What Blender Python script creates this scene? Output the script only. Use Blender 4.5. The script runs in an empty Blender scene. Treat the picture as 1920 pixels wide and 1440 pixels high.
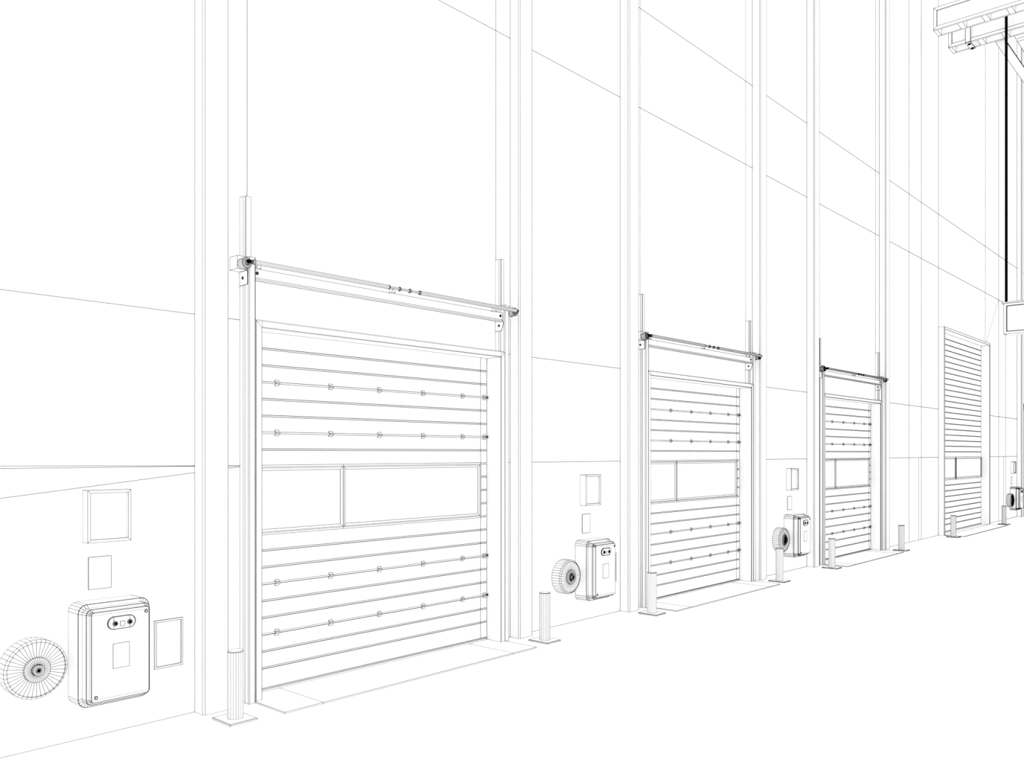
import bpy, math
from mathutils import Vector

# ---------------------------------------------------------------- setting up
sc = bpy.context.scene
COL = sc.collection
F_PX, CY_PX, HC = 1605.0, 849.6, 2.7          # focal length in pixels, horizon row, eye height
ANG = math.atan2(2409 - 960, F_PX)            # angle between view direction and the long wall (+X)
CA, SA = math.cos(ANG), math.sin(ANG)
W = 8.44                                      # inner face of the long wall
P = 7.70                                      # bay spacing
HALF_LINE = 0.37 / F_PX                       # drawn edges are hair lines, fine on near things, bolder on far ones


def half_w(p):
    """half thickness of the ink ridge that edges a thing standing at p (depends on how far down the hall it is)"""
    return HALF_LINE * max(2.0, p[0] * CA + p[1] * SA)


def mat(name, col, rough=0.9, scale=30.0, amp=0.0):
    m = bpy.data.materials.new(name)
    m.use_nodes = True
    nt = m.node_tree
    nt.nodes.clear()
    out = nt.nodes.new('ShaderNodeOutputMaterial')
    d = nt.nodes.new('ShaderNodeBsdfDiffuse')
    d.inputs['Roughness'].default_value = rough
    if amp > 0:
        n = nt.nodes.new('ShaderNodeTexNoise')
        n.inputs['Scale'].default_value = scale
        r = nt.nodes.new('ShaderNodeMapRange')
        r.inputs['To Min'].default_value = col - amp
        r.inputs['To Max'].default_value = col
        nt.links.new(n.outputs['Fac'], r.inputs['Value'])
        c = nt.nodes.new('ShaderNodeCombineColor')
        for k in ('Red', 'Green', 'Blue'):
            nt.links.new(r.outputs['Result'], c.inputs[k])
        nt.links.new(c.outputs['Color'], d.inputs['Color'])
    else:
        d.inputs['Color'].default_value = (col, col, col, 1)
    nt.links.new(d.outputs['BSDF'], out.inputs['Surface'])
    return m


WHITE = mat('white_matt_paint', 0.999, 0.0, 12.0, 0.002)
WHITE_FLOOR = mat('white_floor_coating', 0.999, 0.0, 3.0, 0.002)
WHITE_METAL = mat('white_metal_coating', 0.999, 0.0, 40.0, 0.002)
INK = mat('black_edge_ink', 0.0)
BLACK = mat('black_rubber', 0.003)


def V(*a):
    return Vector(a)


HEX = [(math.cos(math.pi * q / 3), math.sin(math.pi * q / 3)) for q in range(6)]


class B:
    """collects faces and inked edges in world coordinates, then links them as ONE mesh object"""
    def __init__(s):
        s.v = []; s.f = []; s.m = []; s.seen = set(); s.fine = 1.0

    def face(s, pts, m=0):
        i = len(s.v)
        s.v += [tuple(p) for p in pts]
        s.f.append(tuple(range(i, i + len(pts))))
        s.m.append(m)

    def line(s, a, b, k=1.0):
        a = Vector(a); b = Vector(b)
        if (b - a).length < 1e-6:
            return
        ka = tuple(round(t, 4) for t in a); kb = tuple(round(t, 4) for t in b)
        key = (min(ka, kb), max(ka, kb))
        if key in s.seen:
            return
        s.seen.add(key)
        d = (b - a).normalized()
        up = V(0, 0, 1) if abs(d.z) < 0.9 else V(1, 0, 0)
        u = d.cross(up).normalized(); w = d.cross(u).normalized()
        i = len(s.v)
        for p, r in ((a, half_w(a) * k), (b, half_w(b) * k)):
            for cx, cy in HEX:
                s.v.append(tuple(p + u * (r * cx) + w * (r * cy)))
        for j in range(6):
            k2 = (j + 1) % 6
            s.f.append((i + j, i + k2, i + 6 + k2, i + 6 + j)); s.m.append(1)
        s.f.append(tuple(range(i + 5, i - 1, -1))); s.m.append(1)
        s.f.append(tuple(range(i + 6, i + 12))); s.m.append(1)

    def loop(s, pts, closed=True, k=1.0):
        n = len(pts)
        for i in range(n if closed else n - 1):
            s.line(pts[i], pts[(i + 1) % n], k)

    # ---- solids
    def poly(s, pts, vec, lines=True, m=0, ribs=True, ends=(True, True)):
        """closed outline pts pushed along vec"""
        a = [Vector(p) for p in pts]; v = Vector(vec); b = [p + v for p in a]
        s.face(list(reversed(a)), m); s.face(b, m)
        n = len(a)
        for i in range(n):
            j = (i + 1) % n
            s.face([a[i], a[j], b[j], b[i]], m)
        if lines:
            if ends[0]: s.loop(a)
            if ends[1]: s.loop(b)
            if ribs:
                for i in range(n):
                    s.line(a[i], b[i])

    def box(s, x0, x1, y0, y1, z0, z1, lines=True, m=0):
        s.poly([(x0, y0, z0), (x1, y0, z0), (x1, y1, z0), (x0, y1, z0)], (0, 0, z1 - z0), lines, m)

    def loft(s, rings, ribs=None, capa=True, capb=True, m=0, lines=True, linerings=None):
        n = len(rings[0])
        for r in range(len(rings) - 1):
            for i in range(n):
                j = (i + 1) % n
                s.face([rings[r][i], rings[r][j], rings[r + 1][j], rings[r + 1][i]], m)
                if lines and (ribs is None or i in ribs):
                    s.line(rings[r][i], rings[r + 1][i], s.fine)
        if capa: s.face(list(reversed(rings[0])), m)
        if capb: s.face(rings[-1], m)
        if lines:
            for q, r in enumerate(rings):
                if linerings is None or q in linerings:
                    s.loop(r)

    def lathe_y(s, cx, cz, prof, n=40, m=0, tip=False, lines=True):
        """prof: list of (radius, y); axis runs along Y"""
        rings = [[(cx + r * math.cos(2 * math.pi * i / n), y, cz + r * math.sin(2 * math.pi * i / n))
                  for i in range(n)] for r, y in prof]
        s.loft(rings, m=m, lines=lines)
        if tip:
            c = (cx, prof[-1][1] - .004, cz)
            for p in rings[-1]:
                s.line(p, c, .42)

    def lathe_x(s, cy, cz, prof, n=16, m=0, lines=True):
        rings = [[(x, cy + r * math.cos(2 * math.pi * i / n), cz + r * math.sin(2 * math.pi * i / n))
                  for i in range(n)] for r, x in prof]
        s.loft(rings, m=m, lines=lines)

    def lathe_z(s, cx, cy, prof, n=18, m=0, ph=0.0, lines=True):
        rings = [[(cx + r * math.cos(2 * math.pi * i / n + ph), cy + r * math.sin(2 * math.pi * i / n + ph), z)
                  for i in range(n)] for r, z in prof]
        s.loft(rings, m=m, lines=lines)

    def build(s, name, parent=None, loc=(0, 0, 0), mats=None):
        me = bpy.data.meshes.new(name)
        ox, oy, oz = loc
        me.from_pydata([(x - ox, y - oy, z - oz) for x, y, z in s.v], [], s.f)
        for mm in (mats or (WHITE, INK)):
            me.materials.append(mm)
        me.polygons.foreach_set('material_index', s.m)
        me.update()
        o = bpy.data.objects.new(name, me)
        COL.objects.link(o)
        if parent is not None:
            o.parent = parent
        return o


def top(o, label, cat, group=None, kind=None):
    o['label'] = label; o['category'] = cat
    if group: o['group'] = group
    if kind: o['kind'] = kind
    return o


def thing(name, loc, label, cat, group=None, kind=None):
    o = bpy.data.objects.new(name, None)
    o.empty_display_size = 0.2
    COL.objects.link(o)
    o.location = loc
    return top(o, label, cat, group, kind)


def solo(b, name, loc, label, cat, group=None, kind=None, mats=None):
    o = b.build(name, None, loc, mats)
    o.location = loc
    return top(o, label, cat, group, kind)


METAL = (WHITE_METAL, INK)

# ---------------------------------------------------------------- the hall: floor and long wall
XL, XR, ZT = -1.5, 52.0, 24.0
Z_LEDGE, Z_C, Z_A, Z_B = 2.563, 4.149, 8.789, 10.545

b = B()
b.face([(XL, -14, 0), (XR, -14, 0), (XR, W + 0.1, 0), (XL, W + 0.1, 0)])
b.face([(XL, W + 0.1, -0.15), (XR, W + 0.1, -0.15), (XR, -14, -0.15), (XL, -14, -0.15)])
for q in (((XL, -14), (XR, -14)), ((XR, -14), (XR, W + .1)), ((XR, W + .1), (XL, W + .1)), ((XL, W + .1), (XL, -14))):
    (x0, y0), (x1, y1) = q
    b.face([(x0, y0, -0.15), (x1, y1, -0.15), (x1, y1, 0), (x0, y0, 0)])
solo(b, 'floor', (0, 0, 0), 'plain white floor of the hall running along the row of doors', 'floor', kind='structure',
     mats=(WHITE_FLOOR, INK))

openings = [(5.016 + P * k, 8.997 + P * k, Z_C) for k in range(3)] + [(30.236, 36.10, 6.84)]
b = B()
xs = [XL]
for a, c, z in openings:
    for side in (0, 1):
        yy = W + 0.09 * side
        pts = [(xs[-1], yy, 0), (a, yy, 0), (a, yy, ZT), (xs[-1], yy, ZT)]
        b.face(pts if side == 0 else pts[::-1])
        pts = [(a, yy, z), (c, yy, z), (c, yy, ZT), (a, yy, ZT)]
        b.face(pts if side == 0 else pts[::-1])
    b.face([(a, W, 0), (a, W + .09, 0), (a, W + .09, z), (a, W, z)])
    b.face([(c, W + .09, 0), (c, W, 0), (c, W, z), (c, W + .09, z)])
    b.face([(a, W, z), (a, W + .09, z), (c, W + .09, z), (c, W, z)])
    xs.append(c)
for side in (0, 1):
    yy = W + 0.09 * side
    pts = [(xs[-1], yy, 0), (XR, yy, 0), (XR, yy, ZT), (xs[-1], yy, ZT)]
    b.face(pts if side == 0 else pts[::-1])
# joints of the wall panels
edges = [XL] + [t for o in openings for t in o[:2]] + [XR]
for i in range(0, len(edges), 2):
    for z in (0.0, Z_LEDGE, Z_C):
        b.line((edges[i], W, z), (edges[i + 1], W, z), 1.45 if z == 0 else 1.2)
for z in (Z_A, Z_B):
    b.line((XL, W, z), (XR, W, z), 1.2)
for a, c, z in openings[:3]:
    b.line((a, W, z), (a, W, ZT), 1.3); b.line((c, W, z), (c, W, ZT), 1.3)
for x, z0, z1 in ((27.274, 0, ZT), (28.446, 0, ZT), (28.20, 0, Z_LEDGE), (30.227, 0, ZT), (36.129, 6.84, ZT),
                  (38.205, 0, ZT), (38.99, 0, Z_LEDGE), (39.347, 0, ZT)):
    b.line((x, W, z0), (x, W, z1), 1.3)
b.line((36.22, W, 6.84), (38.205, W, Z_A))


def wall_pt(x, y, Y):
    a = (x - 960) / F_PX; bb = -(y - CY_PX) / F_PX
    d = (CA + a * SA, SA - a * CA, bb)
    t = Y / d[1]
    return V(d[0] * t, Y, HC + d[2] * t)


hub = V(5.016, W, Z_LEDGE)
for q in ((0, 934.6), (0, 874.0)):
    e = wall_pt(q[0], q[1], W)
    b.line(hub, hub + (e - hub) * 1.6, 1.2)
solo(b, 'wall_left', (0, 0, 0), 'long white panel wall on the left with thin joint lines, holding four doors', 'wall', kind='structure')

# ---------------------------------------------------------------- columns
col_x = [(4.41 + P * k, 'left of the %s door' % n) for k, n in enumerate(('nearest', 'second', 'third'))]
col_lab = {
    0: 'white steel column left of the nearest door, leftmost of the columns',
    1: 'white steel column right of the nearest door, behind a bollard',
    2: 'white steel column left of the second door, right of its control box',
    3: 'white steel column right of the second door',
    4: 'white steel column left of the third door, right of its control box',
    5: 'white steel column right of the third door',
    6: 'white steel column at the far right behind the last control box'}
xs_col = [4.41, 9.306, 4.41 + P, 9.306 + P, 4.41 + 2 * P, 9.306 + 2 * P, 41.32]
for i, x in enumerate(xs_col):
    b = B()
    w = 0.287
    b.poly([(x, W, 0), (x, 8.277, 0), (x + .015, 8.25, 0), (x + w - .015, 8.25, 0), (x + w, 8.277, 0), (x + w, W, 0)],
           (0, 0, 22.0))
    b.seen.clear()
    b.line((x, W, 0), (x, W, 22.0), 1.45)
    b.line((x + w, 8.277, 0), (x + w, 8.277, 22.0), 1.15); b.line((x + w - .015, 8.25, 0), (x + w - .015, 8.25, 22.0), 1.15)
    solo(b, 'steel_column', (x + w / 2, 8.35, 0), col_lab[i], 'column', 'steel columns along the wall', mats=METAL)


# ---------------------------------------------------------------- small fittings
def bolt_y(cx, cz, y, r, parent, root, n=12, name='bolt', d=0.006):
    b = B()
    b.lathe_y(cx, cz, [(r, y), (r, y - d), (r * .55, y - d), (r * .45, y - d * 1.6), (r * .2, y - d * 1.7)], n)
    return b.build(name, parent, root, METAL)


def bolt_x(cy, cz, x, r, parent, root, n=12, name='bolt', sgn=-1):
    b = B()
    d = 0.006 * sgn
    b.lathe_x(cy, cz, [(r, x), (r, x + d), (r * .55, x + d), (r * .4, x + 1.7 * d)], n)
    return b.build(name, parent, root, METAL)


ORD = ['nearest', 'second', 'third']


def guide_rails(dx, which, only_left=False):
    for side in (0, 1):
        if side and only_left:
            continue
        x0 = (4.93, 8.992)[side] + dx
        x1 = (4.999, 9.056)[side] + dx
        x2 = (5.006, 9.073)[side] + dx
        zb = .016 if side else 0
        root = (x0 + .03, 8.35, zb)
        t = thing('guide_rail', root, 'upright white door guide rail at the %s edge of the %s door' % (('left', 'right')[side], which),
                  'guide rail', 'guide rails beside the doors')
        b = B()
        b.poly([(x0, W, zb), (x0, 8.372, zb), (x0 + .006, 8.342, zb), (x0 + .012, 8.335, zb), (x1, 8.335, zb), (x1, W, zb)], (0, 0, 5.48 - zb))
        b.build('rear_channel', t, root, METAL)
        b = B()
        b.poly([(x0, 8.335, zb), (x0, 8.272, zb), (x0 + .010, 8.258, zb), (x2, 8.258, zb), (x2, 8.335, zb)], (0, 0, 4.813 - zb))
        b.line((x2, 8.258, .015), (x2, 8.258, 4.813), 2.0 if side == 0 else 1.0)
        b.build('front_channel', t, root, METAL)
        b = B()
        if side == 0:
            b.poly([(x0 - .004, W, 4.518), (x0 - .004, 8.279, 4.518), (x0 - .004, 8.279, 4.668), (x0 - .004, W, 4.668)], (.004, 0, 0))
            p = b.build('bracket_plate', t, root, METAL)
            bolt_x(8.373, 4.595, x0 - .004, .014, p, root)
        else:
            b.poly([(x0 - .004, W, 4.450), (x0 - .004, 8.315, 4.450), (x0 - .004, 8.278, 4.565), (x0 - .004, 8.30, 4.597), (x0 - .004, W, 4.597)], (.004, 0, 0))
            p = b.build('bracket_plate', t, root, METAL)
            bolt_x(8.365, 4.526, x0 - .004, .014, p, root)


def drive_units(dx, which, only_left=False):
    for side in ((0,) if only_left else (0, 1)):
        c = (4.87, 9.144)[side] + dx
        root = (c, 8.36, 4.67)
        t = thing('drive_unit', root, ('boxed drive with drum at the left end of the shaft over the %s door',
                                       'boxed drive with drum at the right end of the shaft over the %s door')[side] % which,
                  'motor', 'drives on the lifting shafts')
        b = B()
        b.box(c - .058, c + .055, 8.29, W, 4.671, 4.810)
        b.build('housing', t, root, METAL)
        b = B()
        b.fine = .7
        b.lathe_y(c, 4.726, [(.0565, 8.29), (.0565, 8.196), (.0535, 8.190), (.026, 8.190)], 36)
        b.build('drum', t, root, METAL)
        b = B()
        b.fine = .7
        b.lathe_y(c, 4.730, [(.026, 8.190), (.026, 8.172), (.016, 8.170)], 20)
        b.build('spindle', t, root, METAL)
        b = B()
        s = 1 if side == 0 else -1
        for q in range(5):
            b.lathe_y(c, 4.735, [(.015, 8.170 - q * .006), (.019, 8.167 - q * .006), (.015, 8.164 - q * .006)], 20)
        b.build('knuckle_joint', t, root, (BLACK, INK))


def lifting_shaft(dx, which):
    ZS, YS = 4.735, 8.15
    root = (7.007 + dx, YS, ZS)
    t = thing('lifting_shaft', root, 'long round lifting shaft with ringed middle coupling above the %s door' % which,
              'shaft', 'lifting shafts above the doors')
    for a, c in ((4.935, 6.775), (7.285, 9.118)):
        b = B()
        b.fine = .68
        b.lathe_x(YS, ZS, [(.0245, a + dx), (.0245, c + dx)], 16)
        b.build('shaft_tube', t, root, METAL)
    b = B()
    b.fine = .6
    b.lathe_x(YS, ZS, [(.0135, 6.775 + dx), (.0135, 7.285 + dx)], 12)
    cp = b.build('coupling_rod', t, root, METAL)
    for x in (6.775, 6.95, 7.115, 7.28):
        b = B()
        b.lathe_x(YS, ZS, [(.016, x - .008 + dx), (.026, x - .006 + dx), (.026, x + .004 + dx), (.016, x + .008 + dx)], 14)
        b.build('collar_ring', t, root, METAL)
    for a, c in ((4.892, 4.935),):
        b = B()
        b.lathe_x(YS, ZS, [(.010, a + dx), (.020, a + .006 + dx), (.012, a + .014 + dx), (.024, a + .022 + dx), (.024, c + dx + .002)], 14)
        b.build('end_coupling', t, root, METAL)


BRX = (5.040, 6.924, 8.786)


def header_beam(dx, which):
    root = (7.007 + dx, 8.36, 4.566)
    t = thing('header_beam', root, 'white folded metal header beam right under the lifting shaft of the %s door' % which,
              'beam', 'header beams above the doors')
    b = B()
    x0, x1 = 5.008 + dx, 8.988 + dx
    prof = [(W, 4.600), (8.312, 4.576), (8.302, 4.590), (8.300, 4.606), (8.300, 4.703), (W, 4.703)]
    b.poly([(x0, y, z) for y, z in prof], (x1 - x0, 0, 0))
    b.build('channel', t, root, METAL)
    for x in (5.054, 8.944):
        bolt_y(x + dx, 4.656, 8.300, .016, t, root)
    for x in BRX:
        x += dx
        b = B()
        b.poly([(x - .030, 8.24, 4.700), (x + .030, 8.24, 4.700), (x + .028, 8.24, 4.725), (x + .014, 8.24, 4.742), (x - .010, 8.24, 4.742)], (0, .055, 0))
        b.build('shaft_bracket', t, root, METAL)


def sweep_frame(b, cxl, cxr, ztop, prof, zbot):
    """n-shaped frame: prof = (offset inwards, y)"""
    def u(off, y, z0):
        return [(cxl + off, y, z0), (cxl + off, y, ztop - off), (cxr - off, y, ztop - off), (cxr - off, y, z0)]
    rows = [u(o, y, zbot) for o, y in prof]
    n = len(rows)
    for i in range(n):
        A_, B_ = rows[i], rows[(i + 1) % n]
        for j in range(3):
            b.face([A_[j], A_[j + 1], B_[j + 1], B_[j]])
        if i < n - 1:
            for j in (1, 2):
                b.line(A_[j], B_[j])
            b.line(A_[0], B_[0]); b.line(A_[3], B_[3])
        b.loop(A_, False)
    b.face([r[0] for r in rows]); b.face([r[3] for r in rows][::-1])


def slat_panel(b, x0, x1, zs0, zs1, joints, y, stile=None, depth=.045):
    """one door section between z0 and z1 with grooves at the joint heights inside it"""
    g, c = .0105, .0016
    pr = []                                       # front profile from bottom to top: (y, z)
    zlist = [zs0] + joints + [zs1]
    pr.append((y + .005, zs0)); pr.append((y, zs0 + c))
    for z in joints:
        pr += [(y, z - g), (y + .005, z - g + c), (y + .005, z + g - c), (y, z + g)]
    pr += [(y, zs1 - c), (y + .005, zs1)]
    back = y + depth
    pts = [(x0, yy, zz) for yy, zz in pr] + [(x0, back, zs1), (x0, back, zs0)]
    a = [Vector(p) for p in pts]; v = V(x1 - x0, 0, 0)
    n = len(a)
    # side outlines, front strips and back
    for i in range(n):
        j = (i + 1) % n
        b.face([a[i], a[i] + v, a[j] + v, a[j]])
    for i in range(len(pr) - 1):
        b.face([a[i], a[i + 1], Vector((x0, back, pr[i + 1][1])), Vector((x0, back, pr[i][1]))])
        q = [a[i] + v, a[i + 1] + v, Vector((x1, back, pr[i + 1][1])), Vector((x1, back, pr[i][1]))]
        b.face(q[::-1])
    for i in range(len(pr)):
        b.line(a[i], a[i] + v)
    b.loop([q + v for q in a[:len(pr)]], False)
    b.loop([q for q in a[:len(pr)]], False)
    if stile:
        for sx in stile:
            prev = None
            for yy, zz in pr:
                if prev is not None:
                    b.line((sx, prev[0], prev[1]), (sx, yy, zz), 1.3)
                prev = (yy, zz)


def ring_rect(b, x0, x1, z0, z1, steps, mitre=True):
    """nested rectangular rings: steps = (inset, y); mitre lines between them"""
    rows = []
    for o, y in steps:
        rows.append([(x0 + o, y, z0 + o), (x1 - o, y, z0 + o), (x1 - o, y, z1 - o), (x0 + o, y, z1 - o)])
    for i in range(len(rows) - 1):
        for j in range(4):
            k = (j + 1) % 4
            b.face([rows[i][j], rows[i][k], rows[i + 1][k], rows[i + 1][j]])
            if mitre or steps[i][0] == steps[i + 1][0]:
                b.line(rows[i][j], rows[i + 1][j])
    for r in rows:
        b.loop(r)


def hinge(x, z, y, parent, root, end=False):
    b = B()
    b.fine = .6
    b.box(x - .028, x + .024, y - .004, y, z + .012, z + .034)
    b.box(x - .028, x + .024, y - .004, y, z - .032, z - .010)
    n = 8
    r = .010
    rings = [[(xx, y - .010 + r * math.cos(2 * math.pi * i / n), z + .001 + r * math.sin(2 * math.pi * i / n))
              for i in range(n)] for xx in (x - .020, x + .030)]
    b.loft(rings)
    if end:
        for q in range(3):
            b.lathe_x(y - .008, z + .003, [(.006, x + .030 + q * .014), (.013, x + .034 + q * .014), (.006, x + .042 + q * .014)], 10)
    return b.build('hinge', parent, root, METAL)


def sectional_door(k):
    dx = P * k
    cx = 7.012 + dx
    root = (cx, 8.55, 0)
    labs = ['nearest and largest sectional door, ribbed white leaf with a long window band',
            'second sectional door from the left with a window band and a bollard at its left edge',
            'third sectional door, the small ribbed one between two close columns']
    t = thing('door_%d' % (k + 1), root, labs[k], 'door', 'sectional doors with window bands', 'structure')
    b = B()
    sweep_frame(b, cx - 1.998, cx + 1.998, 4.150,
                [(0, 8.600), (0, 8.280), (.012, 8.266), (.078, 8.266), (.084, 8.274), (.084, 8.600)], .015)
    b.line((cx - 1.914, 8.538, 4.066), (cx + 1.914, 8.538, 4.066))
    for xx in (cx - 1.998 + .084, cx + 1.998 - .084):
        b.line((xx, 8.266, 4.072), (xx, 8.266, 4.140))
    b.build('door_frame', t, root, METAL)
    x0, x1, Y = 5.08 + dx, 8.912 + dx, 8.54
    J = [.277 + .1895 * i for i in range(20)]
    cuts = [(.052, J[2]), (J[2], J[5]), (J[5], J[8]), (J[8], J[12]), (J[12], J[14]), (J[14], J[17]), (J[17], 4.075)]
    hx = (5.454, 6.197, 6.943, 7.686, 8.425, 8.862)
    for n_, (za, zb) in enumerate(cuts):
        b = B()
        g = .0105
        lo = za + (g - .0016 if n_ else 0); hi = zb - (g - .0016 if n_ < 6 else 0)
        slat_panel(b, x0, x1, lo, hi, [z for z in J if za + .01 < z < zb - .01], Y, stile=(8.787 + dx,))
        pn = b.build('door_panel', t, root, METAL)
        if n_ < 6 and zb in (J[2], J[5], J[14], J[17]):
            for i, x in enumerate(hx):
                hinge(x + dx, zb, Y, pn, root, end=(i == 5))
        if n_ == 3:
            b = B()
            ring_rect(b, 5.13 + dx, 8.783 + dx, 1.780, 2.564, [(0, 8.54), (0, 8.522), (.022, 8.520)])
            for za_, zb_ in ((2.542, 2.564), (1.780, 1.802)):
                b.line((6.371 + dx, 8.520, za_), (6.371 + dx, 8.520, zb_))
            of = b.build('window_surround', pn, root, METAL)
            for xa, xb in ((5.15 + dx, 6.371 + dx), (6.371 + dx, 8.761 + dx)):
                b = B()
                st = [(0, 8.518), (.012, 8.514), (.038, 8.530)]
                ring_rect(b, xa, xb, 1.802, 2.542, st)
                wf = b.build('window_frame', pn, root, METAL)
                b = B()
                b.poly([(xa + .036, 8.534, 1.838), (xb - .036, 8.534, 1.838), (xb - .036, 8.534, 2.506), (xa + .036, 8.534, 2.506)], (0, .004, 0), lines=False)
                o = b.build('window_pane', pn, root, METAL)
    b = B()
    b.box(x0, x1, 8.535, 8.575, .015, .035)
    b.build('bottom_seal', t, root, METAL)
    # threshold plate
    b = B()
    xa, xb = 5.006 + dx, 9.018 + dx
    yf, yb = 7.688, 8.60
    b.poly([(xa, yf, 0), (xb, yf, 0), (xb, yb, 0), (xa, yb, 0)], (0, 0, .015))
    for xx in (5.483 + dx, 8.542 + dx):
        b.line((xx, yf, .015), (xx, 8.535, .015)); b.line((xx, yf, 0), (xx, yf, .015))
    solo(b, 'threshold_plate', (cx, yf, 0), 'thin flat threshold plate on the floor in front of the %s door' % ORD[k],
         'floor plate', 'threshold plates at the doors', mats=METAL)
    guide_rails(dx, ORD[k])
    drive_units(dx, ORD[k])
    lifting_shaft(dx, ORD[k])
    header_beam(dx, ORD[k])


for k in range(3):
    sectional_door(k)

# far tall door
root = (33.1, 8.55, 0)
t4 = thing('door_4', root, 'tall narrow looking ribbed door near the right, higher than the three others', 'door', None, 'structure')
b = B()
sweep_frame(b, 30.229, 36.105, 6.838, [(0, 8.600), (0, 8.262), (.005, 8.260), (.073, 8.260), (.076, 8.262), (.076, 8.600)], 0)
b.line((30.229, 8.44, 0), (30.229, 8.262, 0))
b.line((30.229, 8.26, 0), (30.302, 8.26, 0)); b.line((30.302, 8.26, 0), (30.302, 8.26, 6.76), 1.4)
b.line((30.305, 8.538, 6.762), (36.029, 8.538, 6.762))
b.build('door_frame', t4, root, METAL)
J4 = [.277 + .1895 * i for i in range(9)] + [2.555 + .1914 * i for i in range(22)]
x0, x1 = 30.28, 35.96
cuts = [(.05, J4[4]), (J4[4], J4[8]), (J4[8], J4[9]), (J4[9], J4[13]), (J4[13], J4[18]), (J4[18], J4[23]), (J4[23], J4[27]), (J4[27], 6.77)]
for n_, (za, zb) in enumerate(cuts):
    b = B()
    slat_panel(b, x0, x1, za + (.0065 if n_ else 0), zb - .0065, [z for z in J4 if za + .01 < z < zb - .01], 8.54)
    pn = b.build('door_panel', t4, root, METAL)
    if n_ == 2:
        for xa, xb in ((30.30, 32.52), (32.52, 35.90)):
            b = B()
            ring_rect(b, xa, xb, 1.79, 2.565, [(0, 8.54), (0, 8.520), (.04, 8.510), (.062, 8.530)])
            b.line((xb - .012, 8.512, 1.80), (xb - .012, 8.512, 2.55), 2.4); b.line((xa + .03, 8.512, 1.82), (xa + .03, 8.512, 2.54), 2.2)
            b.build('window_frame', pn, root, METAL)
            b = B()
            b.poly([(xa + .06, 8.534, 1.85), (xb - .06, 8.534, 1.85), (xb - .06, 8.534, 2.504), (xa + .06, 8.534, 2.504)], (0, .004, 0), lines=False)
            b.build('window_pane', pn, root, METAL)
b = B()
b.box(x0, x1, 8.535, 8.575, .012, .044)
b.build('bottom_seal', t4, root, METAL)
b = B()
b.poly([(30.265, 7.67, 0), (36.05, 7.67, 0), (36.05, 8.255, 0), (30.265, 8.255, 0)], (0, 0, .012))
solo(b, 'threshold_plate', (33.1, 7.67, 0), 'thin flat threshold plate on the floor in front of the tall far door',
     'floor plate', 'threshold plates at the doors', mats=METAL)


# ---------------------------------------------------------------- bollards
def bollard(cx, where):
    root = (cx, 7.895, 0)
    t = thing('bollard', root, where, 'bollard', 'bollards in front of the doors')
    b = B()
    a, c, e = .15, .175, .006
    rings = [[(cx - a, 7.895 - c, z), (cx + a, 7.895 - c, z), (cx + a, 7.895 + c, z), (cx - a, 7.895 + c, z)] for z in (0, .014)]
    rings.append([(cx - a + e, 7.895 - c + e, .02), (cx + a - e, 7.895 - c + e, .02), (cx + a - e, 7.895 + c - e, .02), (cx - a + e, 7.895 + c - e, .02)])
    b.loft(rings)
    b.build('base_plate', t, root, METAL)
    b = B()
    b.fine = .75 if cx < 12 else .6
    b.lathe_z(cx + .010, 7.90, [(.077, .02), (.077, .690), (.074, .697)], 18, ph=.06)
    b.build('post', t, root, METAL)


BOL = [(4.555, 'short round bollard at the left edge of the nearest door, biggest of the bollards'),
       (9.445, 'short round bollard to the right of the nearest door'),
       (4.555 + P, 'short round bollard at the left edge of the second door'),
       (9.445 + P, 'short round bollard in front of the third control box drum'),
       (4.555 + 2 * P, 'short round bollard at the left edge of the third door'),
       (9.47 + 2 * P, 'short round bollard standing right of the third door'),
       (29.90, 'tiny round bollard in front of the tall far door leaf'),
       (36.57, 'tiny round bollard right of the tall far door, beside the last drum')]
for cx, lab in BOL:
    bollard(cx, lab)


# ---------------------------------------------------------------- control gear on the wall
def rrect(x0, x1, z0, z1, r, y, seg=4):
    pts = []
    for cx, cz, a0 in ((x1 - r, z1 - r, 0), (x0 + r, z1 - r, 90), (x0 + r, z0 + r, 180), (x1 - r, z0 + r, 270)):
        for i in range(seg + 1):
            a = math.radians(a0 + 90 * i / seg)
            pts.append((cx + r * math.cos(a), y, cz + r * math.sin(a)))
    return pts


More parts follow.
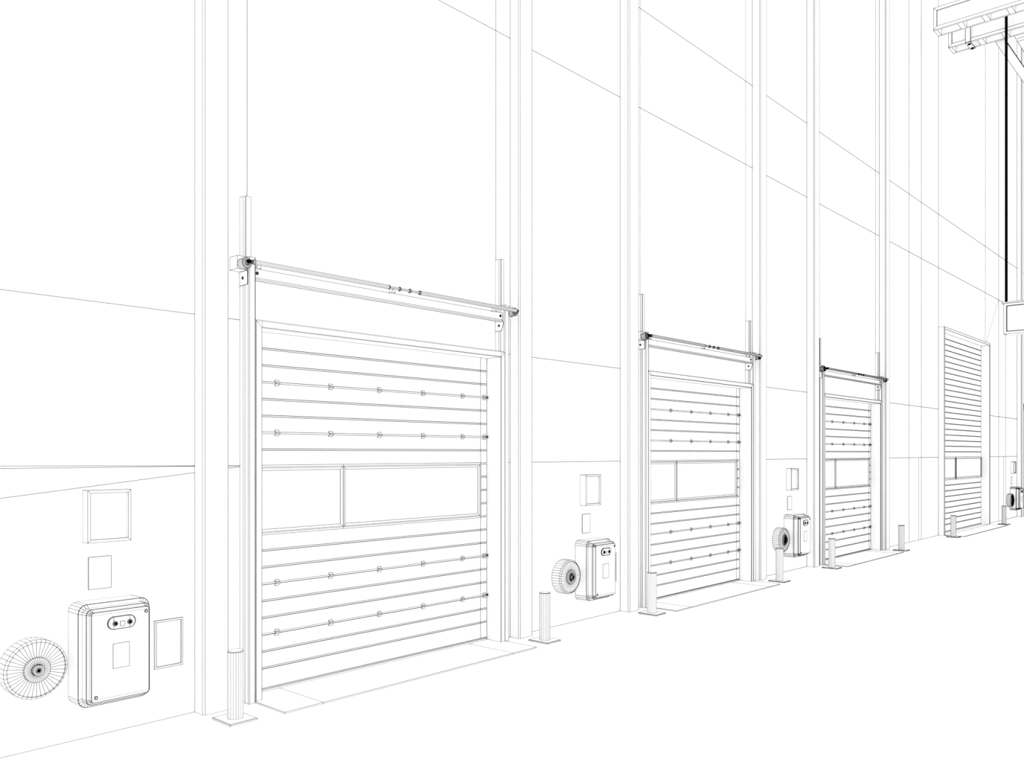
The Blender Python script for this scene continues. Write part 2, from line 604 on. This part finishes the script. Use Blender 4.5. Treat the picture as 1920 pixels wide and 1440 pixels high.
def control_box(dx, where):
    root = (3.49 + dx, W, .35)
    t = thing('control_box', root, 'white control box with rounded corners on the wall %s' % where,
              'control box', 'control boxes beside the doors')
    X0, X1, Z0, Z1 = 3.16 + dx, 3.823 + dx, .349, 1.301
    b = B()
    e = .003
    i1, i2 = .037, .037
    rings = [rrect(X0, X1, Z0, Z1, .080, W),
             rrect(X0, X1, Z0, Z1, .080, 8.217),
             rrect(X0 + e, X1 - e, Z0 + e, Z1 - e, .077, 8.214),
             rrect(X0 + i1, X1 - i1, Z0 + i1, Z1 - i1, .055, 8.214)]
    b.loft(rings)
    b.build('housing', t, root, METAL)
    b = B()
    rings = [rrect(X0 + i1, X1 - i1, Z0 + i1, Z1 - i1, .050, 8.214),
             rrect(X0 + i1, X1 - i1, Z0 + i1, Z1 - i1, .050, 8.128),
             rrect(X0 + i1 + e, X1 - i1 - e, Z0 + i1 + e, Z1 - i1 - e, .047, 8.125),
             rrect(X0 + .064, X1 - .064, Z0 + .063, Z1 - .063, .028, 8.125)]
    b.loft(rings)
    b.build('lid_frame', t, root, METAL)
    b = B()
    c0, c1, d0, d1 = X0 + .064, X1 - .064, Z0 + .063, Z1 - .063
    rings = [rrect(c0, c1, d0, d1, .026, 8.125),
             rrect(c0, c1, d0, d1, .026, 8.083),
             rrect(c0 + e, c1 - e, d0 + e, d1 - e, .023, 8.080)]
    b.loft(rings)
    y = 8.080
    b.line((c0 + .004, y, d1 - .026), (c1 - .004, y, d1 - .026), .7); b.line((c0 + .004, y, d0 + .026), (c1 - .004, y, d0 + .026), .7)
    door = b.build('cover', t, root, METAL)
    for sx, sz in ((3.730, 1.192), (3.265, .459)):
        b = B()
        b.lathe_y(sx + dx, sz, [(.014, y), (.014, y - .006), (.010, y - .006)], 14)
        b.build('screw', door, root, METAL)
    b = B()
    a0, a1, zc, r = 3.424 + dx, 3.567 + dx, 1.1205, .059
    def stad(rr, yy, n=12):
        pts = []
        for i in range(n + 1):
            a = math.radians(-90 + 180 * i / n)
            pts.append((a1 + rr * math.cos(a), yy, zc + rr * math.sin(a)))
        for i in range(n + 1):
            a = math.radians(90 + 180 * i / n)
            pts.append((a0 + rr * math.cos(a), yy, zc + rr * math.sin(a)))
        return pts
    b.loft([stad(r, y), stad(r, y - .009), stad(r - .004, y - .012)], ribs=set(range(0, 26, 1)))
    yk = y - .012
    for xx in (a0, a0 - .006, a1, a1 + .006):
        b.line((xx, yk, zc - r + .006), (xx, yk, zc + r - .006), .7)
    for sgn, ax in ((-1, a0), (1, a1)):
        b.line((ax + sgn * .035, yk, zc + .042), (ax + sgn * .053, yk, zc), .7)
        b.line((ax + sgn * .035, yk, zc - .042), (ax + sgn * .053, yk, zc), .7)
    kp = b.build('switch_plate', door, root, METAL)
    for bx in (3.434 + dx, 3.569 + dx):
        b = B()
        b.fine = .6
        b.lathe_y(bx, 1.116, [(.022, yk), (.022, yk - .006), (.017, yk - .010), (.012, yk - .010), (.008, yk - .012), (.004, yk - .013)], 20, tip=True)
        b.build('push_button', door, root, METAL)
    b = B()
    b.poly([(3.482 + dx, yk - .003, 1.087), (3.521 + dx, yk - .003, 1.087), (3.521 + dx, yk - .003, 1.131), (3.482 + dx, yk - .003, 1.131)], (0, .003, 0))
    b.build('display', door, root, METAL)
    b = B()
    b.poly([(3.419 + dx, y - .002, .698), (3.571 + dx, y - .002, .698), (3.571 + dx, y - .002, .926), (3.419 + dx, y - .002, .926)], (0, .002, 0))
    b.build('blank_label', door, root, METAL)


def drum(dx, where):
    cx, cz = 2.830 + dx, .766
    root = (cx, W, .50)
    t = thing('round_drum', root, 'white round drum with spoked face on the wall %s' % where, 'drum', 'round drums beside the control boxes')
    b = B()
    b.lathe_y(cx, cz, [(.263, W), (.263, 8.290), (.243, 8.270), (.243, 8.280), (.108, 8.276)], 40)
    b.build('casing', t, root, METAL)
    b = B()
    b.lathe_y(cx, cz, [(.110, 8.276), (.110, 8.256), (.050, 8.256)], 40)
    b.build('hub', t, root, METAL)
    b = B()
    # shallow cone with a fine fan of ribs
    b.lathe_y(cx, cz, [(.047, 8.256), (.047, 8.222)], 40, tip=True)
    b.build('knob', t, root, METAL)


def box_frame(dx, where):
    x0, x1, z0, z1, yf = 3.290 + dx, 3.695 + dx, 1.855, 2.348, 8.327
    root = ((x0 + x1) / 2, W, z0)
    t = thing('notice_case', root, 'deep square notice case above the control box %s' % where,
              'notice case', 'notice cases on the wall')
    b = B()
    ring_rect(b, x0, x1, z0, z1, [(0, W), (0, yf), (.026, yf), (.026, yf + .028)])
    b.build('frame', t, root, METAL)
    b = B()
    b.poly([(x0 + .02, yf + .027, z0 + .02), (x1 - .02, yf + .027, z0 + .02), (x1 - .02, yf + .027, z1 - .02), (x0 + .02, yf + .027, z1 - .02)], (0, .02, 0), lines=False)
    b.build('glass_pane', t, root, METAL)
    x0, x1, z0, z1 = 3.340 + dx, 3.552 + dx, 1.402, 1.708
    b = B()
    b.poly([(x0, W - .006, z0), (x1, W - .006, z0), (x1, W - .006, z1), (x0, W - .006, z1)], (0, .006, 0))
    solo(b, 'blank_plate', ((x0 + x1) / 2, W, z0), 'thin blank plate above the control box %s' % where,
         'plate', 'blank plates on the wall', mats=METAL)


def flat_frame(dx, where):
    x0, x1, z0, z1 = 3.978 + dx, 4.273 + dx, .526, 1.010
    root = ((x0 + x1) / 2, W, z0)
    t = thing('picture_frame', root, 'flat empty frame right of the control box %s' % where,
              'frame', 'flat frames right of the control boxes')
    b = B()
    ring_rect(b, x0, x1, z0, z1, [(0, W), (0, W - .014), (.018, W - .014), (.018, W - .006)], mitre=False)
    b.build('frame', t, root, METAL)
    b = B()
    b.poly([(x0 + .015, W - .007, z0 + .015), (x1 - .015, W - .007, z0 + .015), (x1 - .015, W - .007, z1 - .015), (x0 + .015, W - .007, z1 - .015)], (0, .006, 0), lines=False)
    b.build('backing_sheet', t, root, METAL)


spots = [(0.0, 'at the far left of the hall'), (P, 'between the nearest and second doors'),
         (2 * P, 'between the second and third doors'), (36.92, 'at the far right edge')]
for dx, wh in spots:
    control_box(dx, wh)
    drum(dx, wh)
    box_frame(dx, wh)
    if dx < 30:
        flat_frame(dx, wh)

# hardware of the next bay peeping out at the right edge
drive_units(36.91, 'fifth', True)
guide_rails(36.91, 'fifth', only_left=True)
for o in list(COL.objects):
    if o.parent is None and 'fifth' in o.get('label', ''):
        o['label'] = ('small drive peeping out right of the last column at the right edge' if o['category'] == 'motor'
                      else 'rightmost guide rail, just behind the last column at the right edge')


# ---------------------------------------------------------------- overhead crane girders, cable and hanging box
def girder(X0, Yend, Zb, label, first, step):
    h, w = .67, .535
    root = (X0 + w / 2, Yend - 2, Zb)
    t = thing('crane_girder', root, label, 'girder', 'crane girders under the roof')
    y1 = 1.2
    b = B()
    # front web with raised frame
    fr, th = .094, .055
    rows = [[(X0 + d, Yend - o, Zb + o), (X0 + d, y1, Zb + o), (X0 + d, y1, Zb + h - o), (X0 + d, Yend - o, Zb + h - o)]
            for o, d in ((0, 0), (fr, 0), (fr, .03))]
    for i in range(2):
        for j in range(4):
            kx = (j + 1) % 4
            b.face([rows[i][j], rows[i][kx], rows[i + 1][kx], rows[i + 1][j]])
        b.line(rows[i][0], rows[i + 1][0]); b.line(rows[i][3], rows[i + 1][3])
    b.face(rows[2])
    for r in rows:
        b.loop([r[1], r[0], r[3], r[2]], False)
    # back web, top, end
    b.box(X0 + w - th, X0 + w, y1, Yend, Zb, Zb + h)
    b.face([(X0, y1, Zb + h), (X0, Yend, Zb + h), (X0 + w, Yend, Zb + h), (X0 + w, y1, Zb + h)])
    b.face([(X0, Yend, Zb), (X0, Yend, Zb + h), (X0 + w, Yend, Zb + h), (X0 + w, Yend, Zb)])
    b.line((X0, Yend, Zb), (X0 + w, Yend, Zb))
    b.face([(X0, y1, Zb), (X0, Yend, Zb), (X0 + th, Yend, Zb), (X0 + th, y1, Zb)])
    b.face([(X0 + th, y1, Zb), (X0 + th, Yend, Zb), (X0 + th, Yend, Zb + .2), (X0 + th, y1, Zb + .2)])
    b.line((X0 + th, y1, Zb), (X0 + th, Yend, Zb))
    b.face([(X0 + th, y1, Zb + .2), (X0 + th, Yend, Zb + .2), (X0 + w - th, Yend, Zb + .2), (X0 + w - th, y1, Zb + .2)])
    b.build('girder_body', t, root, METAL)
    # cross plates
    y = Yend
    b = B(); b.box(X0 + th, X0 + w - th, y - .09, y, Zb, Zb + .19); b.build('cross_plate', t, root, METAL)
    y = first
    while y > y1 + .2:
        b = B()
        b.box(X0 + th, X0 + w - th, y - .145, y, Zb, Zb + .19)
        b.build('cross_plate', t, root, METAL)
        y -= step
    return t


g1 = girder(28.0, 7.956, 15.600, 'upper white crane girder high at the top right corner, nearer of two', 7.30, .652)
g2 = girder(29.0, 7.803, 15.369, 'lower white crane girder high at the top right, hanging just behind the upper one', 7.0, .652)

# hanger strap bolted to the lower girder
root = tuple(g2.location)
b = B()
b.box(28.97, 28.99, 7.175, 7.31, 15.355, 16.3)
b.build('hanger_strap', g2, root, METAL)
b = B()
b.box(28.97, 29.56, 7.175, 7.31, 15.345, 15.360)
foot = b.build('foot_plate', g2, root, METAL)
for x in (29.10, 29.45):
    b = B()
    b.lathe_z(x, 7.235, [(.042, 15.345), (.042, 15.325), (.02, 15.322)], 18, m=0)
    bo = b.build('bolt', foot, root, (BLACK, INK))
    bo['label'] = 'black bolt head'

# cable
b = B()
b.lathe_z(28.72, 6.143, [(.0385, 7.166), (.0385, 16.0)], 16, lines=False)
solo(b, 'hoist_cable', (28.72, 6.143, 7.03), 'thick black vertical hoist cable hanging from the upper crane girder', 'cable',
     mats=(BLACK, INK))

# hanging box
root = (28.7, 5.4, 6.2)
t = thing('hanging_box', root, 'white panelled box hanging from the black cable at the right edge', 'hanging box')
b = B()
b.box(28.52, 28.98, 4.6, 6.223, 7.125, 7.165)
b.build('top_plate', t, root, METAL)
b = B()
Xf, Yb_, Zb_, Zt_ = 28.55, 6.175, 6.22, 7.125
rows = [[(Xf + d, Yb_ - o, Zb_ + o), (Xf + d, 4.65, Zb_ + o), (Xf + d, 4.65, Zt_ - o), (Xf + d, Yb_ - o, Zt_ - o)]
        for o, d in ((0, 0), (.07, 0), (.07, .02), (.085, .02))]
for i in range(3):
    for j in range(4):
        kx = (j + 1) % 4
        b.face([rows[i][j], rows[i][kx], rows[i + 1][kx], rows[i + 1][j]])
b.face(rows[3])
for r in rows:
    b.loop([r[1], r[0], r[3], r[2]], False)
b.poly([(Xf + .021, Yb_, Zb_), (28.95, Yb_, Zb_), (28.95, 4.65, Zb_), (Xf + .021, 4.65, Zb_)], (0, 0, Zt_ - Zb_), lines=False)
b.line((Xf, Yb_, Zb_), (28.95, Yb_, Zb_)); b.line((28.95, Yb_, Zb_), (28.95, 4.65, Zb_)); b.line((28.95, Yb_, Zb_), (28.95, Yb_, Zt_))
b.line((Xf, Yb_, Zb_), (28.72, 6.09, Zb_)) 
b.build('panelled_body', t, root, METAL)


# diagonal braces below the lower girder
def xplane_pt(x, y, X):
    a = (x - 960) / F_PX; bb = -(y - CY_PX) / F_PX
    d = (CA + a * SA, SA - a * CA, bb)
    q = X / d[0]
    return V(X, d[1] * q, HC + d[2] * q)


Xb = 29.57
A0 = xplane_pt(1858.3, 68.0, Xb)
B0 = xplane_pt(1880.0, 66.0, Xb)
C0 = xplane_pt(2010, 258, Xb)
D0 = xplane_pt(2010, 283, Xb)
b = B()
b.poly([A0, B0, C0, D0], (.12, 0, 0))
br = solo(b, 'diagonal_brace', tuple(A0), 'white diagonal brace running down to the right from under the crane girders', 'brace', mats=METAL)
E0 = xplane_pt(1893.9, 56, Xb + .3); F0 = xplane_pt(2010, 240, Xb + .3)
G0 = xplane_pt(2010, 30, Xb + .3)
b = B()
b.poly([E0, F0, G0], (.1, 0, 0))
b.line(E0, F0, 2.0)
b.line(xplane_pt(1906.5, 72.6, Xb + .3), xplane_pt(1960, 57, Xb + .3))
b.line(xplane_pt(1909.6, 77.3, Xb + .3), xplane_pt(1960, 63, Xb + .3))
solo(b, 'gusset_plate', tuple(E0), 'white triangular gusset plate at the right edge beyond the diagonal brace', 'plate', mats=METAL)
# black rod along the brace's upper edge
R0 = xplane_pt(1884.0, 73.8, Xb - .03); R1 = xplane_pt(2010, 256.5, Xb - .03)
b = B()
d = (R1 - R0).normalized(); u = d.cross(V(1, 0, 0)).normalized(); w_ = V(1, 0, 0)
r = .008
rings = [[p + u * (r * math.cos(2 * math.pi * i / 10)) + w_ * (r * math.sin(2 * math.pi * i / 10)) for i in range(10)] for p in (R0, R1)]
b.loft(rings, lines=False)
solo(b, 'tie_rod', tuple(R0), 'thin black slanting rod along the upper edge of the diagonal brace', 'rod', mats=(BLACK, INK))

# ---------------------------------------------------------------- camera, light, look
cam = bpy.data.cameras.new('camera')
co = bpy.data.objects.new('camera', cam)
COL.objects.link(co)
co.location = (0, 0, HC)
co.rotation_euler = (math.pi / 2, 0, ANG - math.pi / 2)
cam.sensor_fit = 'HORIZONTAL'
cam.sensor_width = 36.0
cam.lens = F_PX / 1920 * 36
cam.shift_x = 0
cam.shift_y = (CY_PX - 720) / 1920
cam.clip_start = 0.05; cam.clip_end = 300
sc.camera = co

w = bpy.data.worlds.new('even_white_daylight')
sc.world = w
w.use_nodes = True
bg = w.node_tree.nodes['Background']
bg.inputs['Color'].default_value = (1, 1, 1, 1)
bg.inputs['Strength'].default_value = 1.0

sc.view_settings.view_transform = 'Standard'
sc.view_settings.look = 'None'
sc.view_settings.exposure = 0.32
sc.view_settings.gamma = 1.0
sc.view_settings.use_curve_mapping = False
sc.cycles.max_bounces = 16
sc.cycles.diffuse_bounces = 16
sc.cycles.use_denoising = True
sc.cycles.use_adaptive_sampling = False
